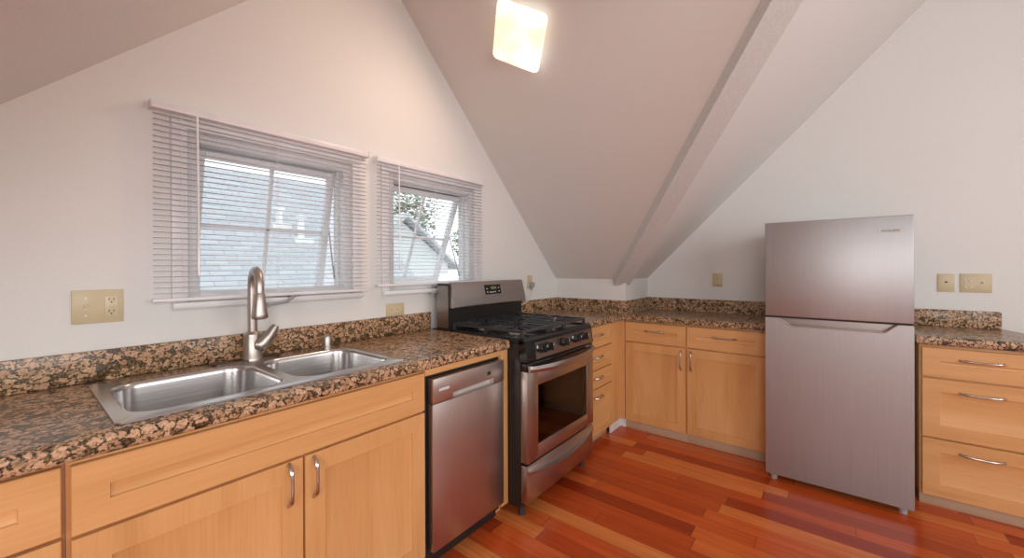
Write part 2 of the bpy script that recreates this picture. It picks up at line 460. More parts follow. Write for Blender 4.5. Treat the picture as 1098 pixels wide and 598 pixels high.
b = BM(); box(b, X0-T, XC+T, YB-T, YB, FZ, ZRG+.05); wr = struct('wall_rear', b, M['wall'], smooth=False)
cs = []
for x0_, x1_ in ((-3.1, -1.1), (-.1, 1.5)):
    c = BM(); box(c, x0_, x1_, YB-T-.1, YB+.1, .95, 2.55); cs.append(c)  # invented openings behind the camera, added to light the room evenly
cut(wr, cs)

# ceiling: main roof, dormer slopes meeting it in a valley, open up to the tall rear wall
b = BM()
def face(*ps): b.faces.new([b.verts.new(Vector(p)) for p in ps])
YBR = YJ - (ZR - ZK)                     # where the dormer ridge runs into the main slope
A_ = (XK, YJ, ZK); Bp = (XR, YBR, ZR); Lp = (XL, YJ, ZK)
face((XK, .02, ZK), A_, Bp, (XR, .02, ZR))
face((XL, .02, ZK), (XR, .02, ZR), Bp, Lp)
face(A_, (XC, YJ, ZK), (XC, YRG, ZRG), (XR, YRG, ZRG), Bp)
face(Lp, Bp, (XR, YRG, ZRG), (X0, YRG, ZRG), (X0, YJ, ZK))
bmesh.ops.remove_doubles(b, verts=b.verts[:], dist=1e-5)
struct('ceiling', b, M['ceiling'], smooth=False)

# boxed valley beam
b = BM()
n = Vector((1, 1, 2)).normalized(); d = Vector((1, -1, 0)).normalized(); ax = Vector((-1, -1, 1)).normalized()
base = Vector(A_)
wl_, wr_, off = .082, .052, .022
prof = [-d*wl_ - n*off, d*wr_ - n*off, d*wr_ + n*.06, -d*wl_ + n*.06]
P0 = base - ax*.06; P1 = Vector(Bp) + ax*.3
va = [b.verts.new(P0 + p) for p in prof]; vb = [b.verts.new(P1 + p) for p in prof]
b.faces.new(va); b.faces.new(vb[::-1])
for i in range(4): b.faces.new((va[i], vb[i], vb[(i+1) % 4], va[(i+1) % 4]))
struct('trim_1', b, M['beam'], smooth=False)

# white scrap of toe board in the inside corner of the cabinets
b = BM(); prism(b, [(1.795, -.640), (1.990, -.640), (1.990, -.690), (2.0, -.690), (2.0, -.628), (1.795, -.628)], 'z', FZ, .041); struct('baseboard_corner', b, M['trim'])

# ------------------------------------------------------------------ windows
def make_window(n_, w, open_angle):
    x0, x1, z0, z1 = w
    root = empty('window_%d' % n_, (x0, 0, z0), 0, kind='structure', absz=False)
    root.location = (0, 0, 0)
    # flat casing
    b = BM(); c_ = .050
    box(b, x0-c_, x0, -.014, 0, z0-.002, z1, .003); box(b, x1, x1+c_, -.014, 0, z0-.002, z1, .003)
    box(b, x0-c_, x1+c_, -.014, 0, z1, z1+.045, .003)
    obj('window_casing', b, M['trim'], root)
    b = BM(); box(b, x0-c_, x1+c_, -.034, .0, z0-.024, z0, .004); box(b, x0-c_, x1+c_, -.018, 0, z0-.06+.03, z0-.02, .002)
    obj('window_sill', b, M['trim'], root)
    # vinyl frame lining the hole
    b = BM(); f = .042; y0, y1 = .004, .112
    box(b, x0, x0+f, y0, y1, z0, z1, .003); box(b, x1-f, x1, y0, y1, z0, z1, .003)
    box(b, x0+f, x1-f, y0, y1, z1-f, z1, .003); box(b, x0+f, x1-f, y0, y1, z0, z0+f, .003)
    # inner stop
    s = .012
    box(b, x0+f, x0+f+s, .05, .07, z0+f, z1-f); box(b, x1-f-s, x1-f, .05, .07, z0+f, z1-f)
    obj('window_frame', b, M['vinyl'], root)
    # awning sash swung outward, hinged at its top
    sx0, sx1 = x0+f+.006, x1-f-.006; H = .655
    rot = Matrix.Translation((0, .095, z1-f-.004)) @ Matrix.Rotation(open_angle, 4, 'X')
    def place(bm): bmesh.ops.transform(bm, matrix=rot, verts=bm.verts[:])
    b = BM(); r = .036
    box(b, sx0, sx0+r, -.015, .015, -H, 0, .003); box(b, sx1-r, sx1, -.015, .015, -H, 0, .003)
    box(b, sx0+r, sx1-r, -.015, .015, -r, 0, .003); box(b, sx0+r, sx1-r, -.015, .015, -H, -H+r, .003)
    place(b); sash = obj('sash', b, M['vinyl'], root)
    b = BM(); xm = (sx0+sx1)/2; zm = -H*.5
    box(b, xm-.008, xm+.008, -.008, .008, -H+r, -r, .001); box(b, sx0+r, sx1-r, -.008, .008, zm-.008, zm+.008, .001)
    place(b); obj('muntin_cross', b, M['vinyl'], sash)
    b = BM(); box(b, sx0+r-.003, sx1-r+.003, -.002, .002, -H+r-.003, -r+.003); place(b); obj('glass_pane', b, M['glass'], sash)
    # stay arms each side
    for sx in (sx0-.003, sx1+.003):
        b = BM(); pz = z1-f-.30
        p2 = rot @ Vector((sx, 0, -H*.45)); p1 = Vector((sx, .10, z0+f+.03))
        tube(b, [p1, p2], .004, 8); obj('stay_arm', b, M['grey_plastic'], root)
    # crank operator
    b = BM(); xc = xm+.02
    box(b, xc-.05, xc+.05, -.03, .01, z0+.002, z0+.02, .004)
    tube(b, [(xc, -.03, z0+.012), (xc+.01, -.055, z0-.0), (xc-.02, -.062, z0-.02), (xc-.10, -.062, z0-.028)], [.007, .006, .006, .007], 10)
    cyl(b, (xc-.10, -.062, z0-.04), (0, 0, 1), .007, .007, .02, 12)
    obj('crank_handle', b, M['grey_plastic'], root)
    return root
make_window(1, W1, math.radians(12.5))
make_window(2, W2, math.radians(22))

# ------------------------------------------------------------------ blinds
def make_blind(x0, x1, ztop, zbot, label):
    root = empty('window_blind', ((x0+x1)/2, -.035, zbot), 0, label, 'blind', 'mini blinds over the windows')
    hx = (x1-x0)/2; by, fy = .012, -.014      # local y of back and front
    b = BM(); box(b, -hx, hx, fy-.002, by, ztop-.027, ztop, .002)
    hr = obj('headrail', b, M['rail_plastic'], root)
    for s in (-1, 1):
        b = BM(); xx = s*(hx+.001)
        box(b, min(xx, xx+s*.002), max(xx, xx+s*.002), fy-.004, by+.020, ztop-.029, ztop+.002, .0005)
        obj('mounting_bracket', b, M['rail_plastic'], hr)
    b = BM(); nz_ = int(round((ztop-.045-zbot-.02)/.0212))
    tilt = math.radians(-3)
    for i in range(nz_):
        z = zbot+.032+i*(ztop-.045-zbot-.032)/(nz_-1)
        prev = None
        for k in range(5):
            t = (k/4-.5)*.0165; y = t*math.cos(tilt)-.001; zz = z+t*math.sin(tilt)+.0022*(1-(k/2-1)**2)
            cur = (b.verts.new((-hx+.006, y, zz)), b.verts.new((hx-.006, y, zz)))
            if prev: b.faces.new((prev[0], prev[1], cur[1], cur[0]))
            prev = cur
    sl = obj('slats', b, M['slat'], root)
    md = sl.modifiers.new('thick', 'SOLIDIFY'); md.thickness = .0006
    b = BM(); box(b, -hx, hx, -.013, .012, zbot, zbot+.014, .004); obj('bottom_rail', b, M['rail_plastic'], root)
    for fx_ in (-.80, -.02, .80):
        for yy in (-.0100, .0085):
            b = BM(); tube(b, [(fx_*hx, yy, zbot+.01), (fx_*hx, yy, ztop-.02)], .0009, 6); obj('ladder_cord', b, M['slat'], root)
    b = BM(); xw = -hx+.135
    tube(b, [(xw, -.021, ztop-.03), (xw, -.023, ztop-.06), (xw+.003, -.024, zbot+.10)], .0042, 6)
    obj('tilt_wand', b, M['clear'], root)
    return root
make_blind(-.878, .013, 1.934, 1.178, 'white mini blind with open slats over the larger window above the sink')
make_blind(.069, .946, 1.927, 1.198, 'white mini blind with open slats over the smaller window beside the range')

# ------------------------------------------------------------------ cabinet parts (local: x right, y into the cabinet, z world)
def shaker(b, x0, x1, z0, z1, rail=.062, t=.02, rec=.008, y=0):
    """frame and recessed panel with a small sloped moulding"""
    r, s = rail, .006
    def ring(i, yy): return [b.verts.new((x0+i, yy, z0+i)), b.verts.new((x1-i, yy, z0+i)), b.verts.new((x1-i, yy, z1-i)), b.verts.new((x0+i, yy, z1-i))]
    rings = [ring(0, y+t), ring(0, y+.002), ring(.002, y), ring(r, y), ring(r+.0015, y+rec*.75), ring(r+s, y+rec)]
    for a, c in zip(rings, rings[1:]):
        for k in range(4): b.faces.new((a[k], a[(k+1) % 4], c[(k+1) % 4], c[k]))
    b.faces.new(rings[-1]); b.faces.new(rings[0][::-1])
def pull(b, c, length, vertical):
    """arched pull with leaf-shaped feet, at front face point c"""
    pts, rad = [], []
    nn = 18
    for i in range(nn+1):
        u = i/nn*2-1
        out = .026*(1-abs(u)**3.2)
        bulge = .0042+.0026*math.exp(-((abs(u)-.72)/.16)**2)
        if abs(u) > .93: bulge = .0040
        o = u*length/2
        pts.append((c[0], c[1]-.003-out, c[2]+o) if vertical else (c[0]+o, c[1]-.003-out, c[2]))
        rad.append(bulge*1.15)
    tube(b, pts, rad, 10)
    for s in (-1, 1):
        o = s*(length/2-.002)
        p = (c[0], c[1], c[2]+o) if vertical else (c[0]+o, c[1], c[2])
        lathe(b, [(0, .007), (.005, .0055), (.0075, .002), (.0075, 0), (0, 0)], p, (0, -1, 0), 14)
def front(kind, root, x0, x1, z0, z1, rail, handle=None, horiz=False, hl=.135):
    b = BM(); shaker(b, x0, x1, z0, z1, rail)
    o = obj(kind, b, M['maple_h'] if horiz else M['maple_v'], root)
    if handle:
        b = BM(); pull(b, (handle[0], 0, handle[1]), hl, handle[2]); obj('handle', b, M['pull'], o)
    return o
def carcass(root, x0, x1, z1, depth, toe=True, zb=.045, recess=.05, y0=.02, frame_mat='maple_v'):
    b = BM(); box(b, x0, x1, y0, depth, zb, z1, .001)
    obj('body', b, M[frame_mat], root)
    if toe:
        b = BM(); box(b, x0, x1, recess, recess+.012, FZ, zb, .0005)
        box(b, x0, x0+.012, recess+.012, depth, FZ, zb); box(b, x1-.012, x1, recess+.012, depth, FZ, zb)
        obj('toe_kick', b, M['toe'], root)
ZCB = .868       # underside of granite
YD = -.652       # door plane under the window wall
XD = 1.965       # door plane along the right wall
R90 = -math.pi/2

# cabinet at the left edge: drawer over door
c = empty('base_cabinet', (-1.76, YD, FZ), 0, 'maple base cabinet at the left edge of the photo, left of the sink cabinet', 'cabinet')
w = -1.131+1.76
carcass(c, 0, w, ZCB-.002, .62, frame_mat='frame_shade')
front('drawer', c, .006, w-.007, .699, .856, .062, (w*.45, .775, False), True)
front('door', c, .006, w-.007, .06, .690, .062, (.05, .6, True))
# sink base
c = empty('sink_cabinet', (-1.1305, YD, FZ), 0, 'wide maple sink cabinet with two doors under one long false front', 'cabinet')
w = -.098+1.1305
b = BM()   # hollow carcass: sides, floor, back, face frame
box(b, 0, .018, .02, .62, .045, ZCB-.002); box(b, w-.018, w, .02, .62, .045, ZCB-.002)
box(b, .018, w-.018, .02, .62, .045, .063); box(b, .018, w-.018, .61, .62, .063, ZCB-.002)
box(b, .018, w-.018, .02, .04, .66, .705); box(b, .018, w-.018, .02, .04, .845, ZCB-.002); box(b, w/2-.025, w/2+.025, .02, .04, .063, .66)
obj('body', b, M['maple_v'], c, smooth=False)
b = BM(); box(b, 0, w, .05, .062, FZ, .045); obj('toe_kick', b, M['toe'], c)
front('false_front', c, .0075, w-.002, .690, .852, .063, None, True)
front('door', c, .0075, .5225, .060, .681, .066, (.4775, .607, True))
front('door', c, .5295, w-.002, .060, .681, .066, (.5575, .603, True))
# wood rail above the dishwasher and the end panel beside it
b = BM(); box(b, -.096, .411, -.650, -.622, .836, ZCB-.002, .001)
tag(obj('filler_rail', b, M['maple_h']), 'thin level maple rail between the countertop and the dishwasher', 'cabinet panel')
b = BM(); box(b, .4115, .468, -.650, -.035, FZ+.06, ZCB-.002, .001); box(b, .4115, .468, -.592, -.035, FZ, FZ+.06)
tag(obj('end_panel', b, M['maple_v']), 'tall narrow maple end panel between the dishwasher and the range', 'cabinet panel')

# drawer stack right of the range
c = empty('drawer_cabinet', (1.236, YD, FZ), 0, 'narrow maple cabinet with four small drawers, just right of the range', 'cabinet')
w = 1.800-1.236
carcass(c, 0, w, ZCB-.002, .60, zb=.03)
for z0, z1 in ((.700, .858), (.534, .692), (.394, .526), (.040, .386)):
    front('drawer', c, .006, w-.004, z0, z1, .05, (.318, z1-.062 if z1 < .5 else (z0+z1)/2+.012, False), True, .12)
# corner filler
c = empty('corner_filler', (1.8005, YD, FZ), 0, 'plain upright maple filler strip in the inside corner of the cabinets', 'cabinet panel')
b = BM(); prism(b, [(0, .004), (.164, .004), (.164, -.036), (.19, -.036), (.19, .03), (0, .03)], 'z', .04, ZCB-.002)
obj('body', b, M['maple_v'], c, smooth=False)

# two cabinets between corner and fridge: local x runs along -y
def cab_right(y_start, y_end, label, hx_door, group):
    c = empty('base_cabinet', (XD, y_start, FZ), R90, label, 'cabinet', group)
    w = y_start-y_end-.0002
    carcass(c, 0, w, ZCB-.002, .545, zb=.032, recess=.022)
    front('drawer', c, .004, w-.006, .694, .852, .064, (w/2+.0, .79, False), True, .15)
    front('door', c, .004, w-.006, .040, .685, .064, (hx_door if hx_door > 0 else w+hx_door, .592, True), False, .145)
cab_right(-.6885, -1.1738, 'maple cabinet of one drawer over one door, next to the corner, handle on its right', -.04, 'cabinets between the corner and the fridge')
cab_right(-1.1738, -1.690, 'maple cabinet of one drawer over one door, beside the fridge, handle on its left', .034, 'cabinets between the corner and the fridge')

# drawer base right of the fridge
c = empty('drawer_cabinet', (XD, -2.415, FZ), R90, 'maple cabinet with three wide drawers right of the fridge', 'cabinet')
w = .78
carcass(c, 0, w, ZCB-.002, .50, zb=.022, recess=.022)
for z0, z1, hz in ((.690, .850, .792), (.356, .680, .616), (.030, .346, .288)):
    front('drawer', c, .010, w-.006, z0, z1, .07, (.232, hz, False), True, .16)

# ------------------------------------------------------------------ granite
def slab(b, pts, z0, z1, r=.014):
    fs = prism(b, pts, 'z', z0, z1)
    es = {e for f in fs[:2] for e in f.edges}
    bmesh.ops.bevel(b, geom=list(es), offset=r, segments=4, affect='EDGES', profile=.5)
ZT = .915
c = empty('countertop', (0, -.3, ZCB), 0, 'long brown speckled granite countertop holding the sink, under the two windows', 'countertop')
def rel(pts, o): return [(p[0]-o[0], p[1]-o[1]) for p in pts]
o_ = (0, -.3)
b = BM(); slab(b, rel([(-1.76, -.001), (-1.76, -.678), (.452, -.678), (.469, -.660), (.469, -.001)], o_), ZCB, ZT)
top = obj('worktop', b, M['granite'], c)
cb = BM(); prism(cb, rel([(-1.040, -.600), (-.180, -.600), (-.180, -.150), (-1.040, -.150)], o_), 'z', ZCB-.1-ZCB, .1)
cut(top, [cb])
b = BM(); box(b, -1.76, .468, -.021+.3, -.001+.3, ZT+.0004, 1.021, .002); obj('backsplash', b, M['granite'], c)
c = empty('countertop', (2.1, -.7, ZCB), 0, 'L-shaped brown granite countertop wrapping the corner between range and fridge', 'countertop')
o_ = (2.1, -.7)
b = BM(); slab(b, rel([(1.228, -.001), (1.228, -.678), (1.925, -.678), (1.940, -.693), (1.940, -1.694), (2.529, -1.694), (2.529, YJ-.001), (XK-.001, YJ-.001), (XK-.001, -.001)], o_), ZCB, ZT)
obj('worktop', b, M['granite'], c)
b = BM(); z_ = 1.021
prism(b, rel([(1.228, -.001), (1.228, -.021), (XK-.021, -.021), (XK-.021, YJ-.021), (2.509, YJ-.021), (2.509, -1.694), (2.529, -1.694), (2.529, YJ-.001), (XK-.001, YJ-.001), (XK-.001, -.001)], o_), 'z', ZT+.0004, z_)
obj('backsplash', b, M['granite'], c, smooth=False)
c = empty('countertop', (2.2, -2.6, ZCB), 0, 'short brown granite countertop right of the fridge with a clipped back corner', 'countertop')
o_ = (2.2, -2.6)
b = BM(); slab(b, rel([(1.940, -2.40), (1.940, -3.20), (2.12, -3.20), (2.31, -2.90), (2.529, -2.862), (2.529, -2.40)], o_), ZCB, ZT)
obj('worktop', b, M['granite'], c)
b = BM(); box(b, 2.509-2.2, 2.529-2.2, -2.835+2.6, -2.40+2.6, ZT+.0004, 1.021, .002); obj('backsplash', b, M['granite'], c)

# ------------------------------------------------------------------ sink
c = empty('kitchen_sink', (-.610, -.351, ZT), 0, 'double-bowl stainless steel drop-in sink in the granite under the window', 'sink')
def loop(b, pts, z): return [b.verts.new((p[0], p[1], z)) for p in pts]
def bridge(b, A, B):
    n = len(A)
    for k in range(n): b.faces.new((A[k], A[(k+1) % n], B[(k+1) % n], B[k]))
b = BM()
HX, HY = .439, .276
o0 = loop(b, rrect(0, 0, HX, HY, .026), ZT+.0008); o1 = loop(b, rrect(0, 0, HX-.002, HY-.002, .025), ZT+.005); o2 = loop(b, rrect(0, 0, HX-.012, HY-.012, .02), ZT+.0075)
bridge(b, o0, o1); bridge(b, o1, o2)
bowls = [(-.207, -.030, .201, .208), (.2185, -.030, .192, .203)]
edges = []
def loop_edges(L): return [b.edges.get((L[k], L[(k+1) % len(L)])) or b.edges.new((L[k], L[(k+1) % len(L)])) for k in range(len(L))]
inner = []
for (cx, cy, hx, hy) in bowls:
    inner.append(loop(b, rrect(cx, cy, hx, hy, .085), ZT+.0075))
fe = loop_edges(o2)
for L in inner: fe += loop_edges(L)
bmesh.ops.triangle_fill(b, use_beauty=True, use_dissolve=False, edges=fe)
sinkb = obj('rim', b, M['sink'], c)
for (cx, cy, hx, hy), nm in zip(bowls, ('bowl', 'bowl')):
    b = BM(); prev = loop(b, rrect(cx, cy, hx, hy, .085), ZT+.0075)
    for ins, dz in ((.004, -.002), (.007, -.007), (.009, -.02), (.016, -.14), (.022, -.16), (.036, -.174), (.055, -.180)):
        cur = loop(b, rrect(cx, cy, hx-ins, hy-ins, max(.03, .085-ins)), ZT+.0075+dz); bridge(b, prev, cur); prev = cur
    # bottom slopes to the drain
    cur = [b.verts.new((cx+.042*math.cos(a), cy+.042*math.sin(a), ZT-.178)) for a in
           [math.atan2(v.co.y-cy, v.co.x-cx) for v in prev]]
    bridge(b, prev, cur); b.faces.new(cur)
    bo = obj(nm, b, M['sink'], c)
    b = BM(); lathe(b, [(0, .001), (.026, .001), (.028, .004), (.040, .004), (.044, .0005)], (cx, cy, ZT-.178)); obj('drain', b, M['chrome'], bo)

# faucet
FX, FY = -.57, -.105
c = empty('faucet', (FX, FY, ZT+.0075), 0, 'brushed nickel pull-down kitchen faucet with arched neck behind the sink', 'faucet', absz=False)
b = BM(); lathe(b, [(0, 0), (.038, 0), (.038, .006), (.034, .012), (.033, .085), (.031, .106), (.019, .118), (0, .118)], (0, 0, 0)); obj('base', b, M['nickel'], c)
b = BM(); pts = [(0, 0, .11), (0, 0, .20), (0, 0, .28)]; rad = [.0178, .0176, .0172]
R_ = .058; dv = Vector((-.11, -1, 0)).normalized()
ztop_ = .302
for k in range(0, 13):
    a = math.pi*k/12
    p = dv*(R_-R_*math.cos(a)); pts.append((p.x, p.y, ztop_+.058*1.25*math.sin(a))); rad.append(.0172-.0008*k/12)
tip = dv*(2*R_)
pts.append((tip.x, tip.y, ztop_-.03)); rad.append(.0164)
tube(b, pts, rad, 20); obj('neck', b, M['nickel'], c)
b = BM(); lathe(b, [(0, 0), (.0165, 0), (.0195, -.006), (.0225, -.04), (.0295, -.085), (.030, -.098), (.028, -.102), (0, -.102)], (tip.x, tip.y, ztop_-.018)); hd = obj('spray_head', b, M['nickel'], c)
b = BM(); lathe(b, [(0, -.001), (.023, -.001), (.023, .002), (0, .002)], (tip.x, tip.y, ztop_-.1215)); obj('nozzle', b, M['rubber'], hd)
b = BM()
lathe(b, [(0, 0), (.030, 0), (.030, .016), (.025, .024), (0, .024)], (.016, -.016, .062), (.7, -.7, .1))
tube(b, [(.020, -.030, .060), (.034, -.036, .074), (.052, -.040, .100), (.068, -.044, .128), (.074, -.045, .138)], [.029, .029, .021, .0165, .013], 14)
obj('lever', b, M['nickel'], c)
b = BM(); prism(b, rrect(-.02, 0, .125, .030, .028), 'z', .0002, .004); obj('deck_plate', b, M['dark_metal'], c)
# air gap cap
c = empty('sink_air_gap', (-.253, -.112, ZT+.0078), 0, 'small chrome air gap cap standing at the back of the sink near the right bowl', 'air gap', absz=False)
b = BM(); lathe(b, [(0, 0), (.025, 0), (.025, .004), (.0215, .006), (.0215, .050), (.019, .055), (0, .056)], (0, 0, 0)); obj('cap', b, M['nickel'], c)

# ------------------------------------------------------------------ dishwasher
YW = -.672
c = empty('dishwasher', (-.092, YW, FZ), 0, 'stainless steel dishwasher under the counter between sink cabinet and range', 'dishwasher')
b = BM(); box(b, .004, .503, .04, .60, .02, .832); obj('tub', b, M['black_side'], c)
D0, D1 = .019, .498
b = BM(); box(b, D0, D1, 0, .035, .067, .7085, .003); box(b, D0+.006, D1-.006, .006, .035, .7085, .712); door = obj('door', b, M['steel_dw'], c)
b = BM()
box(b, D0, D1, -.004, .035, .712, .820, .003)
cpo = obj('control_panel', b, M['steel_dw'], c)
cc = BM(); prism(cc, [(.133, .712+.002), (.415, .712+.002), (.415, .745), (.36, .742), (.133, .738)], 'y', -.03, .022)
bmesh.ops.translate(cc, verts=cc.verts[:], vec=(0, 0, -FZ))
cut(cpo, [cc])
b = BM(); prism(b, [(.134, .712), (.414, .712), (.414, .744), (.134, .737)], 'y', .0215, .024); obj('pocket_handle', b, M['pocket'], cpo)
b = BM(); box(b, .368, .392, -.0052, -.003, .765, .782); obj('display', b, M['slot'], cpo)
b = BM(); box(b, .049, .111, -.0055, -.003, .762, .776)
lb = obj('badge', b, M['grey_plastic'], cpo)
b = BM()
for k in range(6): box(b, .051+k*.010, .0585+k*.010, -.006, -.0054, .764, .774)
obj('badge_marks', b, M['white_mark'], lb)
b = BM(); box(b, .02, .50, .06, .07, FZ+.005, .062); obj('kick_plate', b, M['black_side'], c)
for s in (.05, .46):
    b = BM(); cyl(b, (s, .12, FZ), (0, 0, 1), .018, .012, .05, 12); obj('foot', b, M['rubber'], c)

# ------------------------------------------------------------------ range
YR = -.777
c = empty('gas_range', (.4735, YR, FZ), 0, 'black and stainless freestanding gas range with five knobs and cast iron grates', 'range')
W = .749
b = BM(); box(b, .004, .022, .050, .755, .02, .900, .002); box(b, W-.022, W-.004, .05, .755, .02, .90, .002)
box(b, .022, W-.022, .74, .755, .02, .90); box(b, .022, W-.022, .05, .74, .02, .30); box(b, .022, W-.022, .05, .74, .73, .89)
body = obj('body', b, M['black_side'], c)
b = BM(); box(b, .03, W-.03, .055, .73, .301, .310); box(b, .03, W-.03, .70, .72, .31, .725); obj('oven_cavity', b, M['alu'], c)
for z_ in (.42, .55):
    b = BM(); 
    for k in range(12): tube(b, [(.05+k*.06, .07, z_), (.05+k*.06, .69, z_)], .0025, 6)
    for y_ in (.08, .38, .68): tube(b, [(.04, y_, z_-.004), (W-.04, y_, z_-.004)], .003, 6)
    obj('oven_rack', b, M['chrome'], c)
# cooktop with raised rim
b = BM(); box(b, 0, W, .020, .755, .893, .918, .006, 3)
for x0, x1, y0, y1 in ((0, .018, .03, .60), (W-.018, W, .03, .60), (.0, W, .022, .05)): box(b, x0, x1, y0, y1, .912, .926, .005, 2)
obj('cooktop', b, M['black'], c)
# front control fascia, leaning back
b = BM(); prism(b, [(.000, .800), (.000, .815), (.012, .905), (.024, .922), (.06, .922), (.06, .800)], 'x', 0, W)
bmesh.ops.bevel(b, geom=b.edges[:], offset=.003, segments=2, affect='EDGES')
fascia = obj('control_fascia', b, M['black'], c)
b = BM(); prism(b, [(-.0015, .808), (.0105, .895), (.016, .895), (.006, .808)], 'x', .085, W-.012); obj('fascia_plate', b, M['steel_dark'], fascia)
nrm = Vector((0, -.99, .13)).normalized()
for kx in (.134, .199, .369, .514, .611):
    k_ = BM(); p = Vector((kx, .001, .860))
    lathe(k_, [(0, 0), (.026, 0), (.026, .004), (.022, .007), (.021, .018), (.019, .020), (0, .020)], p, nrm, 24)
    # grip bar across the knob
    q = nrm.to_track_quat('Z', 'Y').to_matrix().to_4x4()
    r = bmesh.ops.create_cube(k_, size=1)
    for v in r['verts']: v.co = Vector((v.co.x*.012, v.co.y*.044, v.co.z*.018))
    bmesh.ops.transform(k_, matrix=Matrix.Translation(p+nrm*.028) @ q, verts=r['verts'])
    es = list({e for v in r['verts'] for e in v.link_edges}); bmesh.ops.bevel(k_, geom=es, offset=.003, segments=2, affect='EDGES')
    kn = obj('knob', k_, M['knob'], c)
    k_ = BM(); box(k_, kx-.0012, kx+.0012, -.040, -.0378, .870, .882); obj('pointer_mark', k_, M['white_mark'], kn)
    k_ = BM(); box(k_, kx-.048, kx-.040, -.006, -.002, .866, .882) if kx in (.134, .514) else box(k_, kx+.030, kx+.038, -.004, .003, .866, .872)
    obj('printed_mark', k_, M['white_mark'] if kx in (.134, .514) else M['red_mark'], fascia)
# oven door
b = BM(); z0, z1 = .268, .795
# steel frame around the window (front skin with hole)
fx0, fx1, fz0, fz1 = .102, .662, .345, .665
box(b, .002, fx0, 0, .045, z0, .752, .003); box(b, fx1, W-.002, 0, .045, z0, .752, .003)
box(b, fx0-.004, fx1+.004, 0, .045, z0, fz0, .002); box(b, fx0-.004, fx1+.004, 0, .045, fz1, .752, .002)
od = obj('oven_door', b, M['steel'], c)
b = BM(); box(b, .002, W-.002, .004, .048, .752, z1, .004); obj('door_top_band', b, M['black'], od)
b = BM(); box(b, fx0-.002, fx1+.002, .004, .008, fz0-.002, fz1+.002); obj('oven_window', b, M['oven_glass'], od)
b = BM()
for a in ((fx0, fx0+.035, fz0, fz1), (fx1-.035, fx1, fz0, fz1), (fx0, fx1, fz1-.012, fz1), (fx0, fx1, fz0, fz0+.02)): box(b, a[0], a[1], .0085, .012, a[2], a[3])
obj('window_mask', b, M['black'], od)
# bowed handle, flat band
def bow(b, x0, x1, zc, depth, h, sag, t=.012, nseg=24, y0=0):
    rings = []
    for i in range(nseg+1):
        u = i/nseg*2-1; x = x0+(x1-x0)*i/nseg
        o = depth*(1-u*u)**.75; zz = zc - sag*(1-u*u)
        hh = h*(.75+.25*(1-u*u))
        rings.append([b.verts.new((x, y0-o-t*.2, zz+hh*.35)), b.verts.new((x, y0-o-t, zz+hh*.5)), b.verts.new((x, y0-o-t*1.5, zz)), b.verts.new((x, y0-o-t, zz-hh*.5)), b.verts.new((x, y0-o-t*.2, zz-hh*.35))])
    for a, c2 in zip(rings, rings[1:]):
        for k in range(5): b.faces.new((a[k], a[(k+1) % 5], c2[(k+1) % 5], c2[k]))
    b.faces.new(rings[0][::-1]); b.faces.new(rings[-1])
b = BM(); bow(b, .010, W-.010, .768, .045, .040, .012); 
for x_ in (.012, W-.030): box(b, x_, x_+.018, -.012, .01, .757, .785, .003)
obj('door_handle', b, M['steel'], od)
# storage drawer with bowed pull along its top
b = BM(); box(b, .002, W-.002, .004, .045, .057, .255, .004); dr = obj('storage_drawer', b, M['steel'], c)
b = BM(); nn = 24; rings = []
for i in range(nn+1):
    u = i/nn*2-1; x = .004+(W-.008)*i/nn; o = .030*(1-u*u); zt = .248-.0; zm = .226-.040*(1-u*u)
    rings.append([b.verts.new((x, .006, zt)), b.verts.new((x, -.001-o*.3, zm+.012)), b.verts.new((x, -.003-o, zm+.006)), b.verts.new((x, -.003-o, zm-.004)), b.verts.new((x, .006, zm-.022))])
for a, c2 in zip(rings, rings[1:]):
    for k in range(5): b.faces.new((a[k], a[(k+1) % 5], c2[(k+1) % 5], c2[k]))
b.faces.new(rings[0][::-1]); b.faces.new(rings[-1])
obj('drawer_pull', b, M['steel'], dr)
for x_, y_ in ((.04, .07), (W-.04, .07), (.04, .70), (W-.04, .70)):
    b = BM(); cyl(b, (x_, y_, FZ), (0, 0, 1), .018, .014, .052, 14); obj('foot', b, M['rubber'], c)
# backguard
b = BM(); prism(b, [(.600, .915), (.600, 1.048), (.592, 1.19), (.604, 1.205), (.70, 1.205), (.70, .915)], 'x', 0, W); bg_ = obj('backguard', b, M['black_side'], c)
b = BM(); prism(b, [(.557, 1.082), (.553, 1.060), (.562, 1.052), (.604, 1.055), (.604, 1.209), (.594, 1.213), (.588, 1.209)], 'x', .010, W-.006)
bmesh.ops.bevel(b, geom=b.edges[:], offset=.002, segments=2, affect='EDGES')
obj('backguard_panel', b, M['steel'], bg_)
b = BM(); box(b, -.003, .0, .60, .70, .93, 1.19); obj('backguard_trim', b, M['steel_dark'], bg_)
sl_ = (.588-.557)/(1.209-1.082)
def bgp(x, z, o=0): return Vector((x, .557+(z-1.082)*sl_-o, z))
b = BM(); x0, x1, z0, z1 = .307, .470, 1.122, 1.186
v = [b.verts.new(bgp(x0, z0, .001)), b.verts.new(bgp(x1, z0, .001)), b.verts.new(bgp(x1, z1, .001)), b.verts.new(bgp(x0, z1, .001))]
f_ = b.faces.new(v); e_ = bmesh.ops.extrude_face_region(b, geom=[f_]); bmesh.ops.translate(b, verts=[g for g in e_['geom'] if isinstance(g, bmesh.types.BMVert)], vec=(0, -.002, 0))
disp = obj('display_panel', b, M['black'], bg_)
def dash(b, x0, x1, z0, z1, o=.0036):
    v = [bgp(x0, z0, o), bgp(x1, z0, o), bgp(x1, z1, o), bgp(x0, z1, o)]
    A = [b.verts.new(p) for p in v]; B = [b.verts.new(p+Vector((0, .001, 0))) for p in v]
    b.faces.new(A); b.faces.new(B[::-1])
    for k in range(4): b.faces.new((A[k], B[k], B[(k+1) % 4], A[(k+1) % 4]))
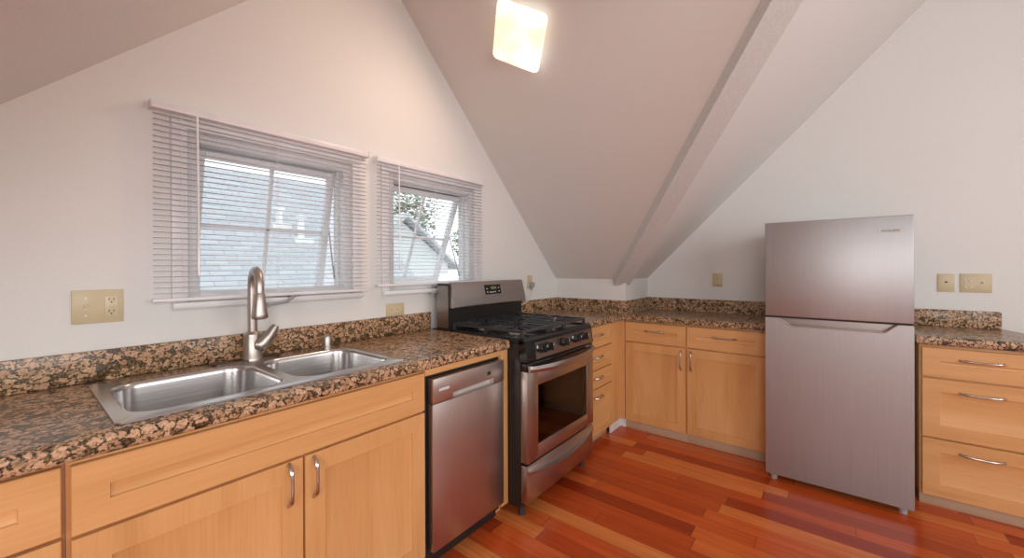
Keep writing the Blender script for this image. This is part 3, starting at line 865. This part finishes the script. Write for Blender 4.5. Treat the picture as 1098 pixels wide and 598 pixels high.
b = BM(); dash(b, .365, .425, 1.156, 1.174); obj('clock_readout', b, M['led'], disp)
for x_, z_ in ((.322, 1.158), (.442, 1.162), (.322, 1.136), (.350, 1.134), (.366, 1.134), (.384, 1.134), (.402, 1.136), (.442, 1.138)):
    b = BM(); dash(b, x_, x_+.011, z_, z_+.005); obj('button', b, M['white_mark'], disp)
b = BM(); dash(b, .395, .455, 1.108, 1.112, .001); obj('nameplate', b, M['steel_dark'], bg_)
# burners
for x_, y_, r_ in ((.175, .20, .042), (.175, .46, .036), (.585, .20, .048), (.585, .46, .036), (.38, .33, .040)):
    b = BM(); lathe(b, [(0, .918), (r_*1.25, .918), (r_*1.2, .922), (r_*.95, .925), (r_*.9, .934), (0, .934)], (x_, y_, 0)); bu = obj('burner', b, M['cast'], c)
    b = BM(); lathe(b, [(0, .9345), (r_*.85, .9345), (r_*.9, .938), (r_*.82, .943), (0, .944)], (x_, y_, 0)); obj('burner_cap', b, M['iron'], bu)
# grates: three continuous castings
def grate(x0, x1, centers):
    b = BM(); y0, y1 = .055, .585; t = .006; zt, zb_ = .962, .948
    def bar(p, q, w=.0048):
        p, q = Vector((*p, 0)), Vector((*q, 0)); dd = (q-p).normalized(); nn_ = Vector((-dd.y, dd.x, 0))*w
        A = [b.verts.new((p+s*nn_).to_tuple()[:2]+(z,)) for s in (-1, 1) for z in (zb_, zt)]
        B = [b.verts.new((q+s*nn_).to_tuple()[:2]+(z,)) for s in (-1, 1) for z in (zb_, zt)]
        for i, j in ((0, 1), (1, 3), (3, 2), (2, 0)): b.faces.new((A[i], A[j], B[j], B[i]))
        b.faces.new((A[0], A[2], A[3], A[1])); b.faces.new((B[0], B[1], B[3], B[2]))
    bar((x0, y0), (x1, y0)); bar((x0, y1), (x1, y1)); bar((x0, y0), (x0, y1)); bar((x1, y0), (x1, y1)); 
    if len(centers) > 1: bar((x0, (y0+y1)/2), (x1, (y0+y1)/2))
    for cx, cy in centers:
        ylo = y0 if cy < .32 or len(centers) == 1 else (y0+y1)/2; yhi = y1 if cy > .34 or len(centers) == 1 else (y0+y1)/2
        bar((x0, cy), (cx-.028, cy)); bar((cx+.028, cy), (x1, cy)); bar((cx, ylo), (cx, cy-.028)); bar((cx, cy+.028), (cx, yhi))
        for sx in (-1, 1):
            for sy in (-1, 1):
                ex, ey = (x0 if sx < 0 else x1), (ylo if sy < 0 else yhi)
                k = .55
                bar((cx+sx*.03, cy+sy*.03), (cx+(ex-cx)*k, cy+(ey-cy)*.98))
    for fx_ in (x0+.004, x1-.004):
        for fy_ in (y0+.004, (y0+y1)/2, y1-.004): box(b, fx_-.008, fx_+.008, fy_-.008, fy_+.008, .918, zt, .002)
    obj('grate', b, M['iron'], c, smooth=False)
grate(.028, .288, [(.175, .20), (.175, .46)])
grate(.298, .462, [(.38, .33)])
grate(.472, .732, [(.585, .20), (.585, .46)])

# ------------------------------------------------------------------ fridge
c = empty('refrigerator', (1.74, -1.703, FZ), R90, 'tall stainless steel top-freezer refrigerator between the cabinets', 'refrigerator')
W = .665
b = BM(); box(b, .004, W-.004, .072, .70, .02, 1.560, .004); obj('body', b, M['grey_plastic'], c)
zg = .990
b = BM(); box(b, 0, W, 0, .066, zg+.006, 1.5735, .004, 3); fd = obj('freezer_door', b, M['steel_v'], c)
b = BM()
prism(b, [(0, .012), (W, .012), (W, zg-.004), (.600, zg-.004), (.548, zg-.048), (.128, zg-.048), (.072, zg-.004), (0, zg-.004)], 'y', 0, .066)
bmesh.ops.bevel(b, geom=b.edges[:], offset=.003, segments=2, affect='EDGES')
ld = obj('fridge_door', b, M['steel_v'], c)
b = BM(); box(b, .07, .602, .040, .0655, zg-.05, zg-.006); obj('pocket_back', b, M['steel_dark'], ld)
b = BM(); tube(b, [(.070, -.001, zg-.006), (.074, -.001, zg-.006), (.1265, -.001, zg-.0475), (.132, -.001, zg-.0495), (.546, -.001, zg-.0495), (.552, -.001, zg-.0475), (.598, -.001, zg-.006), (.602, -.001, zg-.006)], .0035, 8)
obj('pocket_handle', b, M['chrome'], ld)
b = BM(); box(b, .006, W-.006, .012, .06, zg-.004, zg+.006); obj('gasket', b, M['rubber'], c)
for x_ in (.04, W-.04):
    b = BM(); cyl(b, (x_, .03+.02, FZ), (0, 0, 1), .018, .018, .03, 16); box(b, x_-.018, x_+.018, .03, .09, -.002, .018); obj('foot', b, M['grey_plastic'], c)
for x_ in (.05, W-.05):
    b = BM(); cyl(b, (x_, .62, FZ), (0, 0, 1), .018, .018, .052, 16); obj('foot', b, M['grey_plastic'], c)
b = BM(); prism(b, rrect(.573, 1.496, .050, .0095, .004, 4), 'y', -.003, .0005); bd = obj('badge', b, M['badge'], fd)
text('badge_lettering', 'FRIGIDAIRE', .0145, M['slot'], bd, Matrix.Translation((.573, -.0033, 1.494-FZ)) @ Matrix.Rotation(math.pi/2, 4, 'X'), .0002)

# ------------------------------------------------------------------ wall plates (local x right, y into wall, z up from the plate centre)
def plate(loc, rz, w, h, label, group=None, items=(), name='wall_plate', cat='outlet'):
    c = empty(name, loc, rz, label, cat, group, absz=False)
    b = BM(); box(b, -w/2, w/2, -.006, -.0005, -h/2, h/2, .003, 2); obj('cover', b, M['almond'], c)
    for it in items:
        k, x, z = it[:3]
        if k == 'toggle':
            b = BM(); box(b, x-.005, x+.005, -.007, -.0055, z-.012, z+.012); box(b, x-.004, x+.004, -.016, -.006, z-.001, z+.009, .0015); obj('toggle', b, M['almond_dark'], c)
            for s in (-1, 1):
                b = BM(); cyl(b, (x, -.0055, z+s*.030), (0, -1, 0), .003, .003, .001, 10)
                obj('screw', b, M['cast'], c)
        if k in ('duplex', 'duplex_h', 'gfci'):
            if k == 'gfci':
                b = BM(); box(b, x-.0165, x+.0165, -.0075, -.0055, z-.034, z+.034, .0006); box(b, x-.007, x+.007, -.0088, -.007, z-.005, z+.005, .0004); rc = obj('receptacle', b, M['almond_dark'], c)
            for s in (-1, 1):
                if k == 'duplex_h': cx_, cz_ = x+s*.0195, z
                else: cx_, cz_ = x, z+s*(.0195 if k == 'duplex' else .0205)
                if k != 'gfci':
                    b = BM(); prism(b, rrect(cx_, cz_, .0165, .0135, .008, 5), 'y', -.0075, -.0055); rc = obj('receptacle', b, M['almond_dark'], c)
                b = BM()
                if k == 'duplex_h':
                    for d_ in (-.006, .006): box(b, cx_-.004, cx_+.004, -.0082, -.0074, cz_+d_-.001, cz_+d_+.001)
                    cyl(b, (cx_-.009, -.0074, cz_), (0, -1, 0), .0025, .0025, .0008, 10)
                else:
                    for d_ in (-.006, .006): box(b, cx_+d_-.001, cx_+d_+.001, -.0082, -.0074, cz_-.001, cz_+.007)
                    cyl(b, (cx_, -.0074, cz_-.007), (0, -1, 0), .0025, .0025, .0008, 10)
                obj('slots', b, M['slot'], rc)
        if k == 'jack':
            b = BM(); box(b, x-.006, x+.006, -.0075, -.0055, z-.004, z+.005); obj('jack_hole', b, M['slot'], c)
    return c
plate((-1.0145, 0, 1.174), 0, .128, .116, 'almond plate with toggle switch and outlet on the window wall, left of the faucet', None,
      [('toggle', -.030, 0), ('gfci', .033, 0)], 'switch_plate', 'switch plate')
plate((.212, 0, 1.0585), 0, .124, .072, 'almond outlet mounted sideways between window and backsplash, left of the range', None, [('duplex_h', 0, 0)], 'outlet_plate')
oc = plate((1.57, 0, 1.177), 0, .074, .116, 'almond upright outlet on the window wall right of the range, a plug in it', None, [('duplex', 0, 0)], 'outlet_plate')
plate((XC, -1.277, 1.191), R90, .078, .114, 'single almond outlet plate on the right wall between corner and fridge', None, [('duplex', 0, 0)], 'outlet_plate')
plate((XC, -2.607, 1.194), R90, .076, .118, 'small almond jack plate with one dark hole, right of the fridge', None, [('jack', 0, .004)], 'jack_plate', 'jack plate')
plate((XC, -2.734, 1.194), R90, .134, .118, 'wide almond plate with outlet and toggle switch, rightmost on the right wall', None,
      [('duplex', -.030, 0), ('toggle', .030, 0)], 'switch_plate', 'switch plate')
c = empty('power_cord', (1.58, -.012, 1.02), 0, 'grey plug and thin pale cord hanging from the outlet right of the range', 'cord', absz=False)
b = BM(); box(b, -.022, .014, -.030, .0042, .115, .155, .005); cyl(b, (-.004, -.012, .116), (0, 0, -1), .008, .005, .03, 10); obj('plug', b, M['grey_plastic'], c)
b = BM(); tube(b, [(-.004, -.012, .09), (-.004, -.014, .06), (-.03, -.022, .03), (-.075, -.025, .005), (-.14, -.02, -.02), (-.22, -.018, -.035), (-.30, -.016, -.05)], .0035, 8); obj('cord', b, M['trim'], c)

# ------------------------------------------------------------------ ceiling lamp on the right dormer slope
nn_ = Vector((-1, 0, -1)).normalized()            # into the room
e1 = Vector((.127, -.239, -.128)).normalized(); e2 = nn_.cross(e1).normalized()
cen = Vector((.527, -.682, 2.557))                # centre of the glass face
mt = Matrix((( e1.x, e2.x, nn_.x, 0), (e1.y, e2.y, nn_.y, 0), (e1.z, e2.z, nn_.z, 0), (0, 0, 0, 1)))
off_ = (3.194 - (cen.x+cen.z))/math.sqrt(2)       # distance from face to the slope
c = empty('ceiling_lamp', cen - nn_*(off_-.002), 0, 'square lit frosted glass lamp on the sloped ceiling', 'ceiling lamp', absz=False)
c.rotation_euler = mt.to_euler()
hw, hh = .147, .158
b = BM(); prev = None
for ins, h_ in ((.035, .020), (.004, off_-.030), (.0, off_-.020), (.003, off_-.008), (.012, off_-.001), (.03, off_)):
    cur = loop(b, rrect(0, 0, hw-ins, hh-ins, .030), h_)
    if prev: bridge(b, prev, cur)
    else: b.faces.new(cur)
    prev = cur
b.faces.new(prev)
obj('shade', b, M['lamp'], c)
b = BM(); prism(b, rrect(0, 0, .10, .11, .02), 'z', 0, .022); obj('mounting_pan', b, M['trim'], c)
pl = bpy.data.lights.new('lamp_bulbs', 'AREA'); pl.shape = 'RECTANGLE'; pl.size = .28; pl.size_y = .30; pl.energy = 5.5; pl.color = (1, .70, .50)
po = bpy.data.objects.new('lamp_bulbs', pl); COL.objects.link(po); po.parent = c; po.location = (0, 0, off_+.004); po.rotation_euler = (math.pi, 0, 0)

# ------------------------------------------------------------------ outside
GZ = -3.2
b = BM(); box(b, -20, 45, .6, 60, GZ-.1, GZ); tag(obj('ground', b, M['ground']), kind='structure')
def roof_uv(o, rows):
    uv = o.data.uv_layers.new(name='UVMap')
    for p in o.data.polygons:
        n_ = p.normal; t = Vector((0, 0, 1)).cross(n_)
        t = t.normalized() if t.length > .01 else Vector((1, 0, 0)); s = n_.cross(t)
        for li in p.loop_indices:
            co = o.data.vertices[o.data.loops[li].vertex_index].co
            uv.data[li].uv = (co.dot(t), co.dot(s))
def house(x0, x1, y0, yr, y1, ze, zr_, label, roofm, ridge_axis='x'):
    r = empty('neighbour_house', (0, 0, GZ), 0, label, 'house')
    b = BM(); box(b, x0+.3, x1-.3, y0+.3, y1-.3, GZ, ze)
    prism(b, [(y0+.3, ze), (y1-.3, ze), (yr, zr_-.25)], 'x', x0+.3, x1-.3) if ridge_axis == 'x' else prism(b, [(x0+.3, ze), (x1-.3, ze), ((x0+x1)/2, zr_-.25)], 'y', y0+.3, y1-.3)
    obj('wall', b, M['siding'], r, smooth=False)
    b = BM(); t = .12
    if ridge_axis == 'x':
        prism(b, [(y0, ze-.1), (yr, zr_), (y1, ze-.1), (y1, ze-.1-t), (yr, zr_-t), (y0, ze-.1-t)], 'x', x0, x1)
    else:
        xm = (x0+x1)/2
        prism(b, [(x0, ze-.1), (xm, zr_), (x1, ze-.1), (x1, ze-.1-t), (xm, zr_-t), (x0, ze-.1-t)], 'y', y0, y1)
    ro = obj('roof', b, roofm, r, smooth=False); roof_uv(ro, 0)
    return r, ro
h1, r1 = house(-5, 4.15, 3.4, 8, 12.6, .2, 3.41, 'neighbouring house with grey shingle roof, seen through the left window', M['shingle'])
slope = (3.41-.1)/(8-3.4)
for px_, y_, k in ((2.05, 6.3, .22), (2.28, 5.9, .34)):
    b = BM(); z_ = .1+(y_-3.4)*slope
    lathe(b, [(0, -.2), (.06, -.2), (.06, k), (.10, k+.01), (.10, k+.06), (0, k+.08)], (px_, y_, z_)); box(b, px_-.17, px_+.17, y_-.17, y_+.12, z_-.18, z_-.02)
    obj('vent_pipe', b, M['trim'], r1)
house(4.2, 8.55, 8.0, 9, 14, 1.45, 2.97, 'pale roofed neighbouring house, seen through the right window', M['shingle2'], 'y')
c = empty('garden_shed', (3.6, 2.6, GZ), 0, 'blue painted shed wall glimpsed under the left window sash', 'shed')
b = BM(); box(b, -.8, 1.6, 0, .7, GZ, .95); obj('wall', b, M['blue'], c, smooth=False)
b = BM(); prism(b, [(-.1, .92), (.35, 1.12), (.8, .92), (.8, .99), (.35, 1.19), (-.1, .99)], 'x', -.9, 1.7); obj('roof', b, M['siding'], c, smooth=False)
def tree(x, y, z0, h, r, label, seed):
    rn = random.Random(seed)
    c = empty('tree', (x, y, GZ), 0, label, 'tree', 'trees beyond the neighbouring roofs', absz=False)
    b = BM(); H = z0-GZ+h*.5; tube(b, [(0, 0, 0), (.1, 0, H*.5), (0, .1, H)], [.28, .2, .08], 10)
    for k in range(7):
        a = rn.uniform(0, 6.28); p = (0, 0, H*rn.uniform(.55, .9)); q = (r*.7*math.cos(a), r*.7*math.sin(a), p[2]+rn.uniform(.5, 1.3)); tube(b, [p, q], [.08, .03], 6)
    obj('trunk', b, M['bark'], c)
    b = BM()
    for k in range(2600):
        # leaf clusters spread over an uneven crown
        while True:
            p = Vector((rn.uniform(-1, 1), rn.uniform(-1, 1), rn.uniform(-1, 1)))
            if p.length < 1 and p.length > .25: break
        lump = .8+.25*math.sin(p.x*5+seed)*math.cos(p.z*6+seed)
        p = Vector((p.x*r*lump, p.y*r*lump, z0-GZ+h*.5+p.z*h*.5*lump))
        s = rn.uniform(.07, .17); u = Vector((rn.gauss(0, 1), rn.gauss(0, 1), rn.gauss(0, 1))).normalized(); w_ = u.orthogonal().normalized()
        b.faces.new([b.verts.new(p+u*s), b.verts.new(p+w_*s*.6), b.verts.new(p-u*s), b.verts.new(p-w_*s*.6)])
    obj('crown', b, M['leaf'], c, smooth=False)
tree(14.5, 19, 2.0, 5.5, 2.6, 'leafy tree rising behind the pale roof, left of the pair in the right window', 1)
tree(21.5, 19.5, 1.5, 3.6, 2.4, 'lower leafy tree behind the pale roof, right of the pair in the right window', 5)
